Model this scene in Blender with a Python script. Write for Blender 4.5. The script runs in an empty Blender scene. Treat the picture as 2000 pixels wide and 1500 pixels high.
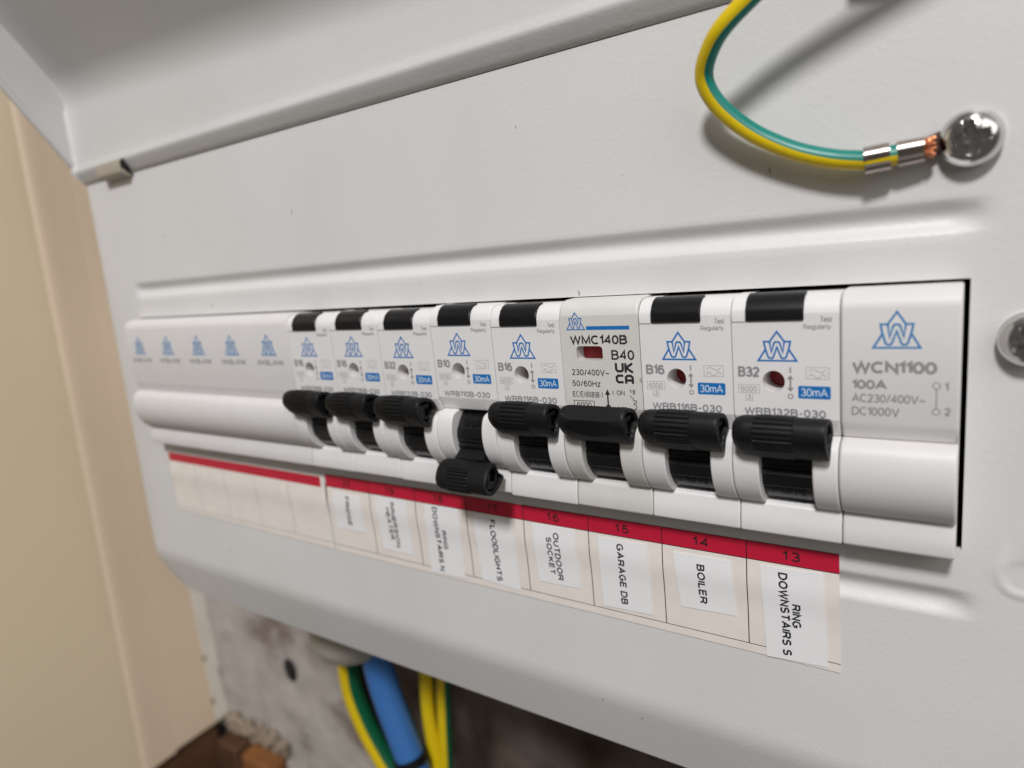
import bpy, bmesh, math, random
from mathutils import Vector, Matrix
from mathutils.geometry import tessellate_polygon
random.seed(7)
sc = bpy.context.scene
COL = sc.collection
MM = 0.001
R = math.radians

# ------------------------------------------------------------------ camera
cam_d = bpy.data.cameras.new('camera')
cam = bpy.data.objects.new('camera', cam_d)
COL.objects.link(cam)
def rodr(v):
    t = Vector(v).length
    return Matrix.Rotation(t, 3, Vector(v))
CAMPOS = (239.83, -127.825, 61.218)
Rw = rodr((0.220639, 0.599784, -0.036029)) @ Matrix(((1,0,0),(0,0,-1),(0,1,0)))   # rows: right, down, forward
right, down, fwd = Rw[0], Rw[1], Rw[2]
M = Matrix((right, -down, -fwd)).transposed().to_4x4()
M.translation = Vector(CAMPOS) * MM
cam.matrix_world = M
cam_d.sensor_width = 36.0
cam_d.sensor_fit = 'HORIZONTAL'
cam_d.lens = 1326.19 / 2000 * 36
cam_d.clip_start = 0.003
cam_d.clip_end = 20
cam_d.dof.use_dof = True
cam_d.dof.focus_distance = 0.139
cam_d.dof.aperture_fstop = 11.3
sc.camera = cam

# ------------------------------------------------------------------ world and lamps
w = bpy.data.worlds.new('World')
sc.world = w
w.use_nodes = True
bg = w.node_tree.nodes['Background']
bg.inputs[0].default_value = (1.0, 0.93, 0.86, 1)
bg.inputs[1].default_value = 0.085
sc.view_settings.view_transform = 'Standard'
sc.view_settings.look = 'None'
sc.view_settings.exposure = 0.0

def area(name, loc, target, size, power, color):
    d = bpy.data.lights.new(name, 'AREA')
    d.shape = 'DISK'
    d.size = size
    d.energy = power
    d.color = color
    o = bpy.data.objects.new(name, d)
    COL.objects.link(o)
    o.location = Vector(loc) * MM
    o.rotation_euler = (Vector(target) - Vector(loc)).to_track_quat('-Z', 'Y').to_euler()
    return o
LD = Vector((0.26, -1.0, 1.10)).normalized()
TG = Vector((165, 0, 5))
area('ceiling_lamp', TG + LD * 1400, TG, 0.215, 16.3, (1.0, 0.992, 1.0))
area('room_fill_light', (980, -520, 560), (20, 0, 0), 0.9, 3.7, (1.0, 0.965, 0.925))  # unseen soft fill, added to brighten the side board

# ------------------------------------------------------------------ materials
MATS = {}
def mat(name, color, rough=0.5, metal=0.0, bump=0.0, bscale=400, var=0.0, vscale=60, spec=0.5, specks=0.0, coat=0.0):
    m = bpy.data.materials.new(name)
    m.use_nodes = True
    nt = m.node_tree
    n, l = nt.nodes, nt.links
    b = n['Principled BSDF']
    b.inputs['Base Color'].default_value = (*color, 1)
    b.inputs['Roughness'].default_value = rough
    b.inputs['Metallic'].default_value = metal
    b.inputs['Specular IOR Level'].default_value = spec
    b.inputs['Coat Weight'].default_value = coat
    tc = n.new('ShaderNodeTexCoord')
    src = None
    if var > 0:
        nz = n.new('ShaderNodeTexNoise')
        nz.inputs['Scale'].default_value = vscale
        nz.inputs['Detail'].default_value = 5
        l.new(tc.outputs['Object'], nz.inputs['Vector'])
        mx = n.new('ShaderNodeMix'); mx.data_type = 'RGBA'
        mr = n.new('ShaderNodeMapRange')
        mr.inputs[1].default_value = 0.35; mr.inputs[2].default_value = 0.7
        l.new(nz.outputs['Fac'], mr.inputs[0])
        l.new(mr.outputs[0], mx.inputs[0])
        mx.inputs[6].default_value = (*color, 1)
        mx.inputs[7].default_value = (color[0]*(1-var), color[1]*(1-var*1.08), color[2]*(1-var*1.2), 1)
        src = mx.outputs[2]
        mr2 = n.new('ShaderNodeMapRange')
        mr2.inputs[3].default_value = rough*0.85; mr2.inputs[4].default_value = min(1, rough*1.25)
        l.new(nz.outputs['Fac'], mr2.inputs[0])
        l.new(mr2.outputs[0], b.inputs['Roughness'])
    if specks > 0:
        # dust and small scuffs that sit on the surface
        map_ = n.new('ShaderNodeMapping')
        map_.inputs['Rotation'].default_value = (0.3, 0.7, 0.2)
        map_.inputs['Scale'].default_value = (1, 1, 0.55)
        l.new(tc.outputs['Object'], map_.inputs['Vector'])
        vo = n.new('ShaderNodeTexVoronoi'); vo.inputs['Scale'].default_value = 160
        nz2 = n.new('ShaderNodeTexNoise'); nz2.inputs['Scale'].default_value = 900; nz2.inputs['Detail'].default_value = 3
        l.new(tc.outputs['Object'], nz2.inputs['Vector'])
        ad = n.new('ShaderNodeVectorMath'); ad.operation = 'MULTIPLY_ADD'
        l.new(nz2.outputs['Color'], ad.inputs[0]); ad.inputs[1].default_value = (0.0012,)*3
        l.new(map_.outputs[0], ad.inputs[2])
        l.new(ad.outputs[0], vo.inputs['Vector'])
        # per cell random: only a few cells carry a speck, of random size
        sp = n.new('ShaderNodeSeparateColor'); l.new(vo.outputs['Color'], sp.inputs[0])
        th = n.new('ShaderNodeMapRange'); th.inputs[1].default_value = 0.35; th.inputs[2].default_value = 1.0
        th.inputs[3].default_value = 0.0; th.inputs[4].default_value = 0.052*specks
        l.new(sp.outputs[0], th.inputs[0])
        cm = n.new('ShaderNodeMath'); cm.operation = 'LESS_THAN'
        l.new(vo.outputs['Distance'], cm.inputs[0]); l.new(th.outputs[0], cm.inputs[1])
        mu = n.new('ShaderNodeMath'); mu.operation = 'MULTIPLY'; mu.inputs[1].default_value = 0.55
        l.new(cm.outputs[0], mu.inputs[0])
        mx2 = n.new('ShaderNodeMix'); mx2.data_type = 'RGBA'
        l.new(mu.outputs[0], mx2.inputs[0])
        if src: l.new(src, mx2.inputs[6])
        else: mx2.inputs[6].default_value = (*color, 1)
        mx2.inputs[7].default_value = (0.10, 0.085, 0.07, 1)
        src = mx2.outputs[2]
    if src: l.new(src, b.inputs['Base Color'])
    if bump > 0:
        nb = n.new('ShaderNodeTexNoise')
        nb.inputs['Scale'].default_value = bscale
        nb.inputs['Detail'].default_value = 3
        l.new(tc.outputs['Object'], nb.inputs['Vector'])
        bp = n.new('ShaderNodeBump')
        bp.inputs['Strength'].default_value = bump
        bp.inputs['Distance'].default_value = 0.0003
        l.new(nb.outputs['Fac'], bp.inputs['Height'])
        l.new(bp.outputs[0], b.inputs['Normal'])
    MATS[name] = m
    return m
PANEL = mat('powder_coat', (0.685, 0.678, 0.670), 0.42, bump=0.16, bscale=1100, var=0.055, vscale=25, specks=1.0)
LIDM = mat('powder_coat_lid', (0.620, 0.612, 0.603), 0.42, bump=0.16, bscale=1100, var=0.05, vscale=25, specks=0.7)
WHITE = mat('white_plastic', (0.750, 0.737, 0.735), 0.42, bump=0.05, bscale=1500, var=0.035, vscale=120, specks=0.35)
GREYW = mat('grey_white_plastic', (0.645, 0.632, 0.600), 0.42, bump=0.05, bscale=1500, var=0.06, vscale=150, specks=1.0)
BLANKM = mat('blank_plastic', (0.695, 0.678, 0.672), 0.45, bump=0.05, bscale=1500, var=0.03, vscale=120)
BLACK = mat('black_plastic', (0.006, 0.006, 0.0065), 0.50, spec=.28, bump=0.10, bscale=3500, var=0.15, vscale=300)
GLOSSB = mat('satin_black_plastic', (0.007, 0.007, 0.008), 0.32, spec=.4, bump=0.05, bscale=2500)
DARK = mat('dark_interior', (0.010, 0.010, 0.011), 0.8)  # near-black stands in for shade in openings
REDF = mat('red_flag', (0.32, 0.014, 0.018), 0.45)
BLUE = mat('blue_print', (0.005, 0.15, 0.45), 0.5)
LBLUE = mat('faded_blue_print', (0.030, 0.205, 0.47), 0.5)
INKG = mat('grey_print', (0.27, 0.265, 0.27), 0.5)
INKG2 = mat('light_grey_print', (0.37, 0.365, 0.37), 0.5)
INKB = mat('black_print', (0.020, 0.020, 0.022), 0.5)
PALE = mat('pale_print', (0.62, 0.70, 0.80), 0.5)
CREAM = mat('cream_paper', (0.81, 0.755, 0.70), 0.55, var=0.06, vscale=160, bump=0.04, bscale=1200)
PAPERW = mat('white_paper', (0.83, 0.82, 0.835), 0.5, var=0.02, vscale=150, bump=0.03, bscale=1400)
RED = mat('red_band_print', (0.52, 0.010, 0.040), 0.42, var=0.06, vscale=300)
LINE = mat('printed_line', (0.014, 0.012, 0.012), 0.5)
LINEG = mat('faint_printed_line', (0.36, 0.32, 0.30), 0.5)
YEL = mat('yellow_insulation', (0.76, 0.55, 0.006), 0.36, bump=0.04, bscale=500, var=0.05, vscale=200)
GRN = mat('green_insulation', (0.001, 0.205, 0.165), 0.36, bump=0.04, bscale=500, var=0.05, vscale=200)
DGRN = mat('dark_green_insulation', (0.004, 0.11, 0.045), 0.4)
BLU = mat('blue_insulation', (0.045, 0.165, 0.45), 0.42, bump=0.05, bscale=300)
STEEL = mat('zinc_plated_steel', (0.74, 0.73, 0.72), 0.16, metal=1.0, var=0.08, vscale=300)
TIN = mat('tinned_brass', (0.50, 0.44, 0.40), 0.30, metal=1.0, bump=0.10, bscale=900, var=0.2, vscale=400)
COPPER = mat('copper_strands', (0.62, 0.24, 0.12), 0.35, metal=1.0, bump=0.5, bscale=1800)
HINGEM = mat('hinge_tab', (0.44, 0.39, 0.32), 0.5)
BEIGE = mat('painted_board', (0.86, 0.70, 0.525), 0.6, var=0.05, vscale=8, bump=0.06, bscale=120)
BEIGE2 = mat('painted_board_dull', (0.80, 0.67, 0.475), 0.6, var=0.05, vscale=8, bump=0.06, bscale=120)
EDGEW = mat('bare_board_edge', (0.86, 0.81, 0.73), 0.7, var=0.10, vscale=60)
TIMBER = mat('rough_timber', (0.12, 0.055, 0.026), 0.7, var=0.5, vscale=30, bump=0.4, bscale=80)
TIMBER2 = mat('orange_timber', (0.30, 0.12, 0.035), 0.7, var=0.4, vscale=40, bump=0.4, bscale=80)
DKWOOD = mat('old_brown_wall', (0.17, 0.135, 0.115), 0.9, var=0.78, vscale=26, bump=0.6, bscale=90)
GLAND = mat('grey_gland', (0.42, 0.40, 0.34), 0.5)
BRSH = mat('brown_insulation', (0.10, 0.03, 0.015), 0.45)
CRUMB = mat('mortar_crumb', (0.42, 0.34, 0.26), 0.9, var=0.3, vscale=120, bump=0.6, bscale=300)

def plaster():
    m = mat('patchy_plaster', (0.52, 0.47, 0.44), 0.85, bump=0.8, bscale=90)
    nt = m.node_tree; n, l = nt.nodes, nt.links
    b = n['Principled BSDF']
    tc = n.new('ShaderNodeTexCoord')
    nz = n.new('ShaderNodeTexNoise'); nz.inputs['Scale'].default_value = 22; nz.inputs['Detail'].default_value = 7; nz.inputs['Roughness'].default_value = 0.62
    l.new(tc.outputs['Object'], nz.inputs['Vector'])
    cr = n.new('ShaderNodeValToRGB')
    e = cr.color_ramp.elements
    e[0].position = 0.34; e[0].color = (0.22, 0.175, 0.155, 1)
    e[1].position = 0.45; e[1].color = (0.43, 0.40, 0.37, 1)
    x = e.new(0.66); x.color = (0.52, 0.485, 0.45, 1)
    l.new(nz.outputs['Fac'], cr.inputs[0])
    l.new(cr.outputs[0], b.inputs['Base Color'])
    return m
PLAST = plaster()

# ------------------------------------------------------------------ mesh builder (millimetres)
class MB:
    def __init__(s): s.v = []; s.f = []; s.m = []
    def add(s, vs, fs, mi=0):
        o = len(s.v)
        s.v += [tuple(x) for x in vs]
        for f in fs:
            s.f.append(tuple(i + o for i in f)); s.m.append(mi)
    def prism(s, prof, x0, x1, mi=0, caps=True):
        """closed (y,z) profile extruded along x"""
        n = len(prof)
        vs = [(x0, y, z) for y, z in prof] + [(x1, y, z) for y, z in prof]
        fs = [(i, (i+1) % n, n+(i+1) % n, n+i) for i in range(n)]
        if caps: fs += [tuple(range(n)), tuple(range(2*n-1, n-1, -1))]
        s.add(vs, fs, mi)
    def box(s, a, b, mi=0):
        x0, y0, z0 = a; x1, y1, z1 = b
        s.prism([(y0, z0), (y1, z0), (y1, z1), (y0, z1)], x0, x1, mi)
    def loft(s, rings, mi=0, cap0=True, cap1=True, closed=True):
        n = len(rings[0]); vs = [p for r in rings for p in r]; fs = []
        for k in range(len(rings)-1):
            for i in range(n if closed else n-1):
                j = (i+1) % n
                fs.append((k*n+i, k*n+j, (k+1)*n+j, (k+1)*n+i))
        if cap0: fs.append(tuple(range(n-1, -1, -1)))
        if cap1: fs.append(tuple(range((len(rings)-1)*n, len(rings)*n)))
        s.add(vs, fs, mi)
    def build(s, name, mats, parent=None, angle=35, bevel=0, seg=2, fix=True, loc=None):
        me = bpy.data.meshes.new(name)
        o0 = Vector(parent['_org']) if parent is not None and '_org' in parent.keys() else Vector((0, 0, 0))
        if parent is None and loc is not None: o0 = Vector(loc)
        me.from_pydata([((x-o0.x)*MM, (y-o0.y)*MM, (z-o0.z)*MM) for x, y, z in s.v], [], s.f)
        if not isinstance(mats, (list, tuple)): mats = [mats]
        for m in mats: me.materials.append(m)
        me.polygons.foreach_set('material_index', s.m)
        if fix:
            bm = bmesh.new(); bm.from_mesh(me)
            bmesh.ops.recalc_face_normals(bm, faces=bm.faces)
            bm.to_mesh(me); bm.free()
        me.polygons.foreach_set('use_smooth', [True]*len(me.polygons))
        me.set_sharp_from_angle(angle=R(angle))
        me.update()
        o = bpy.data.objects.new(name, me)
        COL.objects.link(o)
        if parent is not None: o.parent = parent
        elif loc is not None: o.location = Vector(loc)*MM
        if bevel:
            md = o.modifiers.new('bevel', 'BEVEL'); md.width = bevel*MM; md.segments = seg
            md.limit_method = 'ANGLE'; md.angle_limit = R(40); md.harden_normals = False
        return o
def thing(name, label, cat, org, group=None):
    o = bpy.data.objects.new(name, None)
    COL.objects.link(o)
    o.empty_display_size = 0.005
    o.location = Vector(org)*MM
    o['_org'] = list(org)
    tag(o, label, cat, group)
    return o
def tag(o, label=None, cat=None, group=None, kind=None):
    if label: o['label'] = label
    if cat: o['category'] = cat
    if group: o['group'] = group
    if kind: o['kind'] = kind
    return o
def smooth_closed(pts, k=6):
    n = len(pts); out = []
    for i in range(n):
        p0, p1, p2, p3 = (Vector(pts[(i+d) % n]) for d in (-1, 0, 1, 2))
        for j in range(k):
            t = j/k
            out.append(0.5*((2*p1)+(-p0+p2)*t+(2*p0-5*p1+4*p2-p3)*t*t+(-p0+3*p1-3*p2+p3)*t**3))
    return out
def smooth_open(pts, k=8):
    P = [Vector(p) for p in pts]; P = [2*P[0]-P[1]] + P + [2*P[-1]-P[-2]]; out = []
    for i in range(1, len(P)-2):
        p0, p1, p2, p3 = P[i-1:i+3]
        for j in range(k):
            t = j/k
            out.append(0.5*((2*p1)+(-p0+p2)*t+(2*p0-5*p1+4*p2-p3)*t*t+(-p0+3*p1-3*p2+p3)*t**3))
    out.append(P[-2]); return out

# ------------------------------------------------------------------ stroke lettering
def arc(cx, cy, rx, ry, a0, a1, n=None):
    n = n or max(4, int(abs(a1-a0)/18))
    return [(cx+rx*math.cos(R(a0+(a1-a0)*i/n)), cy+ry*math.sin(R(a0+(a1-a0)*i/n))) for i in range(n+1)]
G = {
 'A': (.74, [[(0,0),(.37,1),(.74,0)], [(.13,.33),(.61,.33)]]),
 'B': (.60, [[(.3,.53),(0,.53),(0,1),(.3,1)]+arc(.32,.765,.24,.235,90,-90)+[(.3,.53)]+arc(.32,.265,.28,.265,90,-90)+[(0,0),(0,.53)]]),
 'C': (.68, [arc(.37,.5,.37,.5,48,312)]),
 'D': (.66, [[(0,.5),(0,0),(.26,0)]+arc(.28,.5,.38,.5,-90,90)+[(0,1),(0,.5)]]),
 'E': (.56, [[(.56,1),(0,1),(0,0),(.58,0)], [(0,.53),(.52,.53)]]),
 'F': (.54, [[(.54,1),(0,1),(0,0)], [(0,.51),(.46,.51)]]),
 'G': (.72, [arc(.37,.5,.37,.5,48,318)+[(.71,.2),(.71,.46),(.40,.46)]]),
 'H': (.62, [[(0,0),(0,1)], [(.62,0),(.62,1)], [(0,.52),(.62,.52)]]),
 'I': (.0, [[(0,0),(0,1)]]),
 'K': (.64, [[(0,0),(0,1)], [(.60,1),(0,.36)], [(.20,.56),(.64,0)]]),
 'L': (.50, [[(0,1),(0,0),(.52,0)]]),
 'M': (.74, [[(0,0),(0,1),(.37,.08),(.74,1),(.74,0)]]),
 'N': (.62, [[(0,0),(0,1),(.62,0),(.62,1)]]),
 'O': (.76, [arc(.38,.5,.38,.5,90,450)]),
 'R': (.66, [[(0,0),(0,1),(.36,1)]+arc(.38,.745,.25,.255,90,-90)+[(0,.49)], [(.34,.48),(.48,.40),(.66,0)]]),
 'S': (.60, [arc(.30,.755,.27,.245,25,265)+arc(.30,.26,.30,.26,85,-155)]),
 'T': (.64, [[(0,1),(.64,1)], [(.32,1),(.32,0)]]),
 'U': (.62, [[(0,1),(0,.32)]+arc(.31,.31,.31,.31,180,360)+[(.62,1)]]),
 'V': (.70, [[(0,1),(.35,0),(.70,1)]]),
 'W': (1.0, [[(0,1),(.25,0),(.5,.98),(.75,0),(1.0,1)]]),
 '0': (.52, [arc(.26,.5,.26,.5,90,450)]),
 '1': (.21, [[(-.03,.76),(.08,.84),(.21,1),(.21,0)]]),
 '2': (.52, [arc(.26,.72,.24,.28,172,-38)+[(.02,.02),(.02,0),(.54,0)]]),
 '3': (.52, [arc(.25,.755,.22,.245,160,-80)+arc(.25,.265,.265,.265,80,-160)]),
 '4': (.54, [[(.42,0),(.42,1),(0,.29),(.56,.29)]]),
 '5': (.52, [[(.48,1),(.10,1),(.04,.50)]+arc(.26,.325,.265,.325,135,-155)]),
 '6': (.52, [arc(.26,.31,.26,.31,180,540)[:-1]+arc(.28,.50,.28,.50,180,45)]),
 '7': (.50, [[(0,1),(.50,1),(.18,0)]]),
 '8': (.52, [arc(.26,.76,.22,.24,-90,270), arc(.26,.26,.26,.26,90,450)]),
 '9': (.52, [arc(.26,.69,.26,.31,0,360)[:-1]+arc(.24,.50,.28,.50,0,-135)]),
 '/': (.32, [[(0,-.02),(.32,1.02)]]),
 '-': (.28, [[(0,.38),(.28,.38)]]),
 '~': (.56, [smooth_open([(0,.30,0),(.14,.42,0),(.28,.36,0),(.42,.30,0),(.56,.42,0)], 4)]),
 '.': (.02, [[(0,.34),(0,.56)]]),
 'a': (.48, [arc(.24,.50,.22,.22,155,0)+[(.46,0)], arc(.22,.19,.22,.19,35,325)]),
 'e': (.50, [[(.02,.36),(.50,.36)]+arc(.25,.36,.25,.36,0,310)]),
 'g': (.48, [arc(.23,.36,.23,.36,40,320), [(.46,.72),(.46,-.04)]+arc(.24,-.04,.22,.22,0,-150)]),
 'l': (.0, [[(0,0),(0,1)]]),
 'm': (.76, [[(0,0),(0,.72)], [(0,.45)]+arc(.19,.48,.19,.24,180,0)+[(.38,0)], [(.38,.45)]+arc(.57,.48,.19,.24,180,0)+[(.76,0)]]),
 'r': (.26, [[(0,0),(0,.72)], [(0,.42)]+arc(.24,.42,.24,.28,180,85)]),
 's': (.44, [arc(.22,.54,.20,.18,25,260)+arc(.22,.19,.22,.19,80,-155)]),
 't': (.24, [[(.10,.95),(.10,.16)]+arc(.24,.16,.14,.16,180,280), [(0,.70),(.24,.70)]]),
 'u': (.46, [[(0,.72),(0,.24)]+arc(.23,.24,.23,.24,180,360)+[(.46,.72)], [(.46,.3),(.46,0)]]),
 'y': (.48, [[(0,.72),(.25,0)], [(.48,.72),(.22,-.14),(.14,-.24),(.02,-.24)]]),
 'z': (.44, [[(0,.72),(.44,.72),(0,0),(.46,0)]]),
}
def layout(txt, gap=.26):
    x = 0; out = []
    for ch in txt:
        if ch == ' ': x += .38; continue
        wd, paths = G[ch]
        for p in paths: out.append([(x+q[0], q[1]) for q in p])
        x += wd + gap
    return out, x-gap
def ribbon(path, hw):
    """2d polyline -> list of (left, right) pairs with mitred joints"""
    P = [path[0]]
    for q in path[1:]:
        if math.hypot(q[0]-P[-1][0], q[1]-P[-1][1]) > 1e-5: P.append(tuple(q[:2]))
    P = [tuple(p[:2]) for p in P]
    closed = math.hypot(P[0][0]-P[-1][0], P[0][1]-P[-1][1]) < 1e-4 and len(P) > 3
    if closed: P = P[:-1]
    n = len(P); L = []
    for i in range(n):
        if closed: a, b, c = P[i-1], P[i], P[(i+1) % n]
        else: a, b, c = P[max(0, i-1)], P[i], P[min(n-1, i+1)]
        def nrm(p, q):
            d = math.hypot(q[0]-p[0], q[1]-p[1]) or 1; return (-(q[1]-p[1])/d, (q[0]-p[0])/d)
        n1 = nrm(a, b) if a != b else nrm(b, c)
        n2 = nrm(b, c) if b != c else n1
        mx, my = n1[0]+n2[0], n1[1]+n2[1]
        d = math.hypot(mx, my)
        if d < .35: mx, my, s = n2[0], n2[1], 1.0
        else:
            mx, my = mx/d, my/d
            s = min(1/max(.3, mx*n1[0]+my*n1[1]), 2.4)
        L.append(((b[0]+mx*hw*s, b[1]+my*hw*s), (b[0]-mx*hw*s, b[1]-my*hw*s)))
    return L, closed
LAYER = [0]
def strokes(mb, paths, width, place, mi=0, step=0.006):
    """ribbons laid on a surface; place(u,v,lift)->xyz"""
    for k, p in enumerate(paths):
        L, closed = ribbon(p, width/2)
        lift = step*(1+(k % 4))
        vs = []
        n = len(L); fs = []
        for i, (a, b) in enumerate(L):
            q = lift+.0045*i/max(1, n-1)
            vs += [place(a[0], a[1], q), place(b[0], b[1], q)]
        for i in range(n if closed else n-1):
            j = (i+1) % n
            fs.append((2*i, 2*i+1, 2*j+1, 2*j))
        mb.add(vs, fs, mi)
def text(mb, txt, x0, z0, wd, h, place, wt=.13, gap=.26, mi=0):
    """lettering fitted into the box x0..x0+wd, z0..z0+h (cap height)"""
    paths, W = layout(txt, gap)
    t = h*wt
    sx = (wd-t)/max(W, .01); sy = h-t
    strokes(mb, [[(x0+t/2+q[0]*sx, z0+t/2+q[1]*sy) for q in p] for p in paths], t, place, mi)
def poly(mb, pts, place, lift, mi=0):
    mb.add([place(u, v, lift) for u, v in pts], [tuple(range(len(pts)))], mi)
def rrect(x0, z0, x1, z1, r, n=4):
    out = []
    for cx, cz, a in ((x1-r, z1-r, 0), (x0+r, z1-r, 90), (x0+r, z0+r, 180), (x1-r, z0+r, 270)):
        out += arc(cx, cz, r, r, a, a+90, n)
    return out
def face_place(xo, zo, yf):
    return lambda u, v, lift: (xo+u, yf-lift, zo+v)

# ------------------------------------------------------------------ the enclosure
unit = thing('consumer_unit', 'open pale grey metal consumer unit on the wall holding the row of breakers', 'fuse box', (120, 0, 0))
def cover_y(x, z):
    y = 0.0
    for zc, dpt in ((59.3, 1.35), (-5.9, 1.25)):
        t = (z-zc)/2.9
        if abs(t) < 1:
            e = min(1, max(0, (x+11)/5)) * min(1, max(0, (241.5-x)/5))
            e = e*e*(3-2*e)
            y += dpt*(0.5+0.5*math.cos(math.pi*t))**0.8*e
    # round pressed dimple near the right hand screw
    d = math.hypot(x-247.2, z-0.8)
    if 2.2 < d < 4.2: y -= 0.22*math.sin((d-2.2)/2*math.pi)
    if z < -43.0:
        t = -43.0-z
        y += 0.33*(t*t/13 if t < 6.5 else t-3.25)
    return y
ZB = -64.2
def xleft(z): return -30.3 + (z-98)*0.0455
def build_cover():
    mb = MB()
    AX0, AX1, AZ0, AZ1 = -10.9, 238.75, 4.1, 49.7
    xs = [0.0, .35, .8, 1.4]                      # offsets from the left edge, rounded fold
    xs_abs = [-26, -22, -18, -14, -11.6, AX0, -9.4, -8, -6.5, -5, -3, 0]
    xs_abs += [i*12 for i in range(1, 19)] + [221, 226, 230, 233, 235, 236.5, AX1, 240.2, 241.5, 243]
    xs_abs += [243+i*.5 for i in range(1, 18)] + [255, 265, 280, 300, 340, 400, 470]
    zs = [98.3, 96, 92, 85, 78, 72, 66, 63]
    zs += [62.2-i*.3 for i in range(20)] + [55, 53, 51, AZ1, 46, 40, 34, 28, 22, 16, 10, AZ0, 3.4, 2.8, 2.2]
    zs += [1.6-.35*i for i in range(1, 40)]
    zs = [z for z in zs if z > -13] + [-16, -20, -26, -32, -38, -42, -43, -43.8, -44.6, -45.4, -46.2, -47, -47.8, -48.6, -49.5, -52, -56, -60, -63, ZB]
    zs = sorted(set(round(z, 3) for z in zs), reverse=True)
    RC = 15.0
    def edge(z):
        x = xleft(z)
        if z < ZB+RC:
            t = (ZB+RC-z)
            x += RC-math.sqrt(max(0, RC*RC-t*t))
        return x
    grid = []; pos = []
    for z in zs:
        xl = edge(z); row = []
        cand = [xl+o for o in xs] + [max(x, xl+1.4+0.05*(i+1)) for i, x in enumerate(xs_abs)]
        for i, x in enumerate(cand):
            y = cover_y(x, z)
            if i < 4: y += (1.2, .55, .15, 0)[i]
            row.append((x, y, z))
        grid.append(row)
    nx = len(grid[0]); vs = [p for r in grid for p in r]; fs = []
    for j in range(len(zs)-1):
        for i in range(nx-1):
            xm = (grid[j][i][0]+grid[j][i+1][0])/2; zm = (zs[j]+zs[j+1])/2
            if AX0-.05 < xm < AX1+.05 and AZ0 < zm < AZ1: continue
            fs.append((j*nx+i, j*nx+i+1, (j+1)*nx+i+1, (j+1)*nx+i))
    mb.add(vs, fs)
    # folded left side and bottom lip, turned back into the box
    side = [grid[j][0] for j in range(len(zs))] + [grid[-1][i] for i in range(1, nx)]
    mb.loft([[p for p in side], [(p[0]+.25 if k < len(zs) else p[0], p[1]+3, p[2]-.1) for k, p in enumerate(side)],
             [(p[0]+.3 if k < len(zs) else p[0], 30, p[2]-.1+(0 if k < len(zs) else .2)) for k, p in enumerate(side)]], 0, False, False, False)
    # returned edge of the opening (sheet thickness)
    for a, b in (((AX0, AZ0), (AX1, AZ0)), ((AX1, AZ0), (AX1, AZ1)), ((AX1, AZ1), (AX0, AZ1)), ((AX0, AZ1), (AX0, AZ0))):
        mb.add([(a[0], 0.02, a[1]), (b[0], 0.02, b[1]), (b[0], 1.3, b[1]), (a[0], 1.3, a[1])], [(0, 1, 2, 3)])
    o = mb.build('front_cover', PANEL, unit, angle=40, fix=True)
    return o
build_cover()
mb = MB()      # box body behind the cover: sides, back, top, bottom and black inside
X0, X1, D = -29.5, 470, 99
mb.box((X0, 24, ZB+3), (X1, D, ZB+4.2)); mb.box((X0, 8, 96.3), (X1, D, 97.6))
mb.box((X0, 24, ZB+4.25), (X0+1.2, D, 96.2)); mb.box((X1-1.2, 24, ZB+4.25), (X1, D, 96.2))
mb.build('box_body', PANEL, unit)
mb = MB(); mb.box((-26, 22, -60), (466, 24, 94)); mb.build('shade_backing', DARK, unit)  # black sheet added close behind the opening, standing in for interior shade
mb = MB()      # added black strips round the opening, shade painted into the gaps beside the modules
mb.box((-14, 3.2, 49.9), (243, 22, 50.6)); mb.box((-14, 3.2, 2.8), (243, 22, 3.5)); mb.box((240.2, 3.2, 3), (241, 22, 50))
mb.build('gap_shade_strips', DARK, unit)

# ---- lid swung up
def lid_sec(x):
    k = 0.052*(min(max(x, -30), 140)+26)
    zt = 128.6-k
    p = [(1.1, 98.3), (0.2, 98.35), (-0.5, 98.8), (-1.2, 99.9), (-1.95, 101.1), (-2.6, 102.2), (-2.85, 102.8), (-2.8, 103.4), (-2.35, 104.6)]
    p += [(-2.1, 106), (-1.9, 110), (-1.5, zt-6)]
    # broad bend from the flange into the sloping main panel
    a = Vector((-1.45, zt-5)); c = Vector((-1.2, zt+.8)); e = Vector((-5.4, zt+6.6))
    for i in range(1, 11):
        t = i/10; q = a*(1-t)**2+c*2*t*(1-t)+e*t*t; p.append((q.x, q.y))
    d = Vector((-.597, .802))
    for s in (10, 40, 90, 150): q = e+d*s; p.append((q.x, q.y))
    return p
lid = MB()
xs = [-30+2.5*i for i in range(3)] + [-20+10*i for i in range(50)]
rings = []
RX = 1.6
inner = []
for x in [-29.2+RX*(1-math.cos(R(a))) for a in (0, 18, 36, 54, 72, 90)] + [-20, 0, 20, 45, 70, 95, 118, 140, 200, 300, 420]:
    s = lid_sec(x); f = max(0, (-29.2+RX-x)/RX)
    off = RX*(1-math.sqrt(max(0, 1-f*f)))
    r = []
    for i, (y, z) in enumerate(s):
        # inner corner fillet pushes the surface towards the viewer near the cheek
        r.append((x, y-off*(0.9 if 3 < i < 12 else 0.2), z))
    inner.append(r)
lid.loft(inner, 0, False, False, False)
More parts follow.
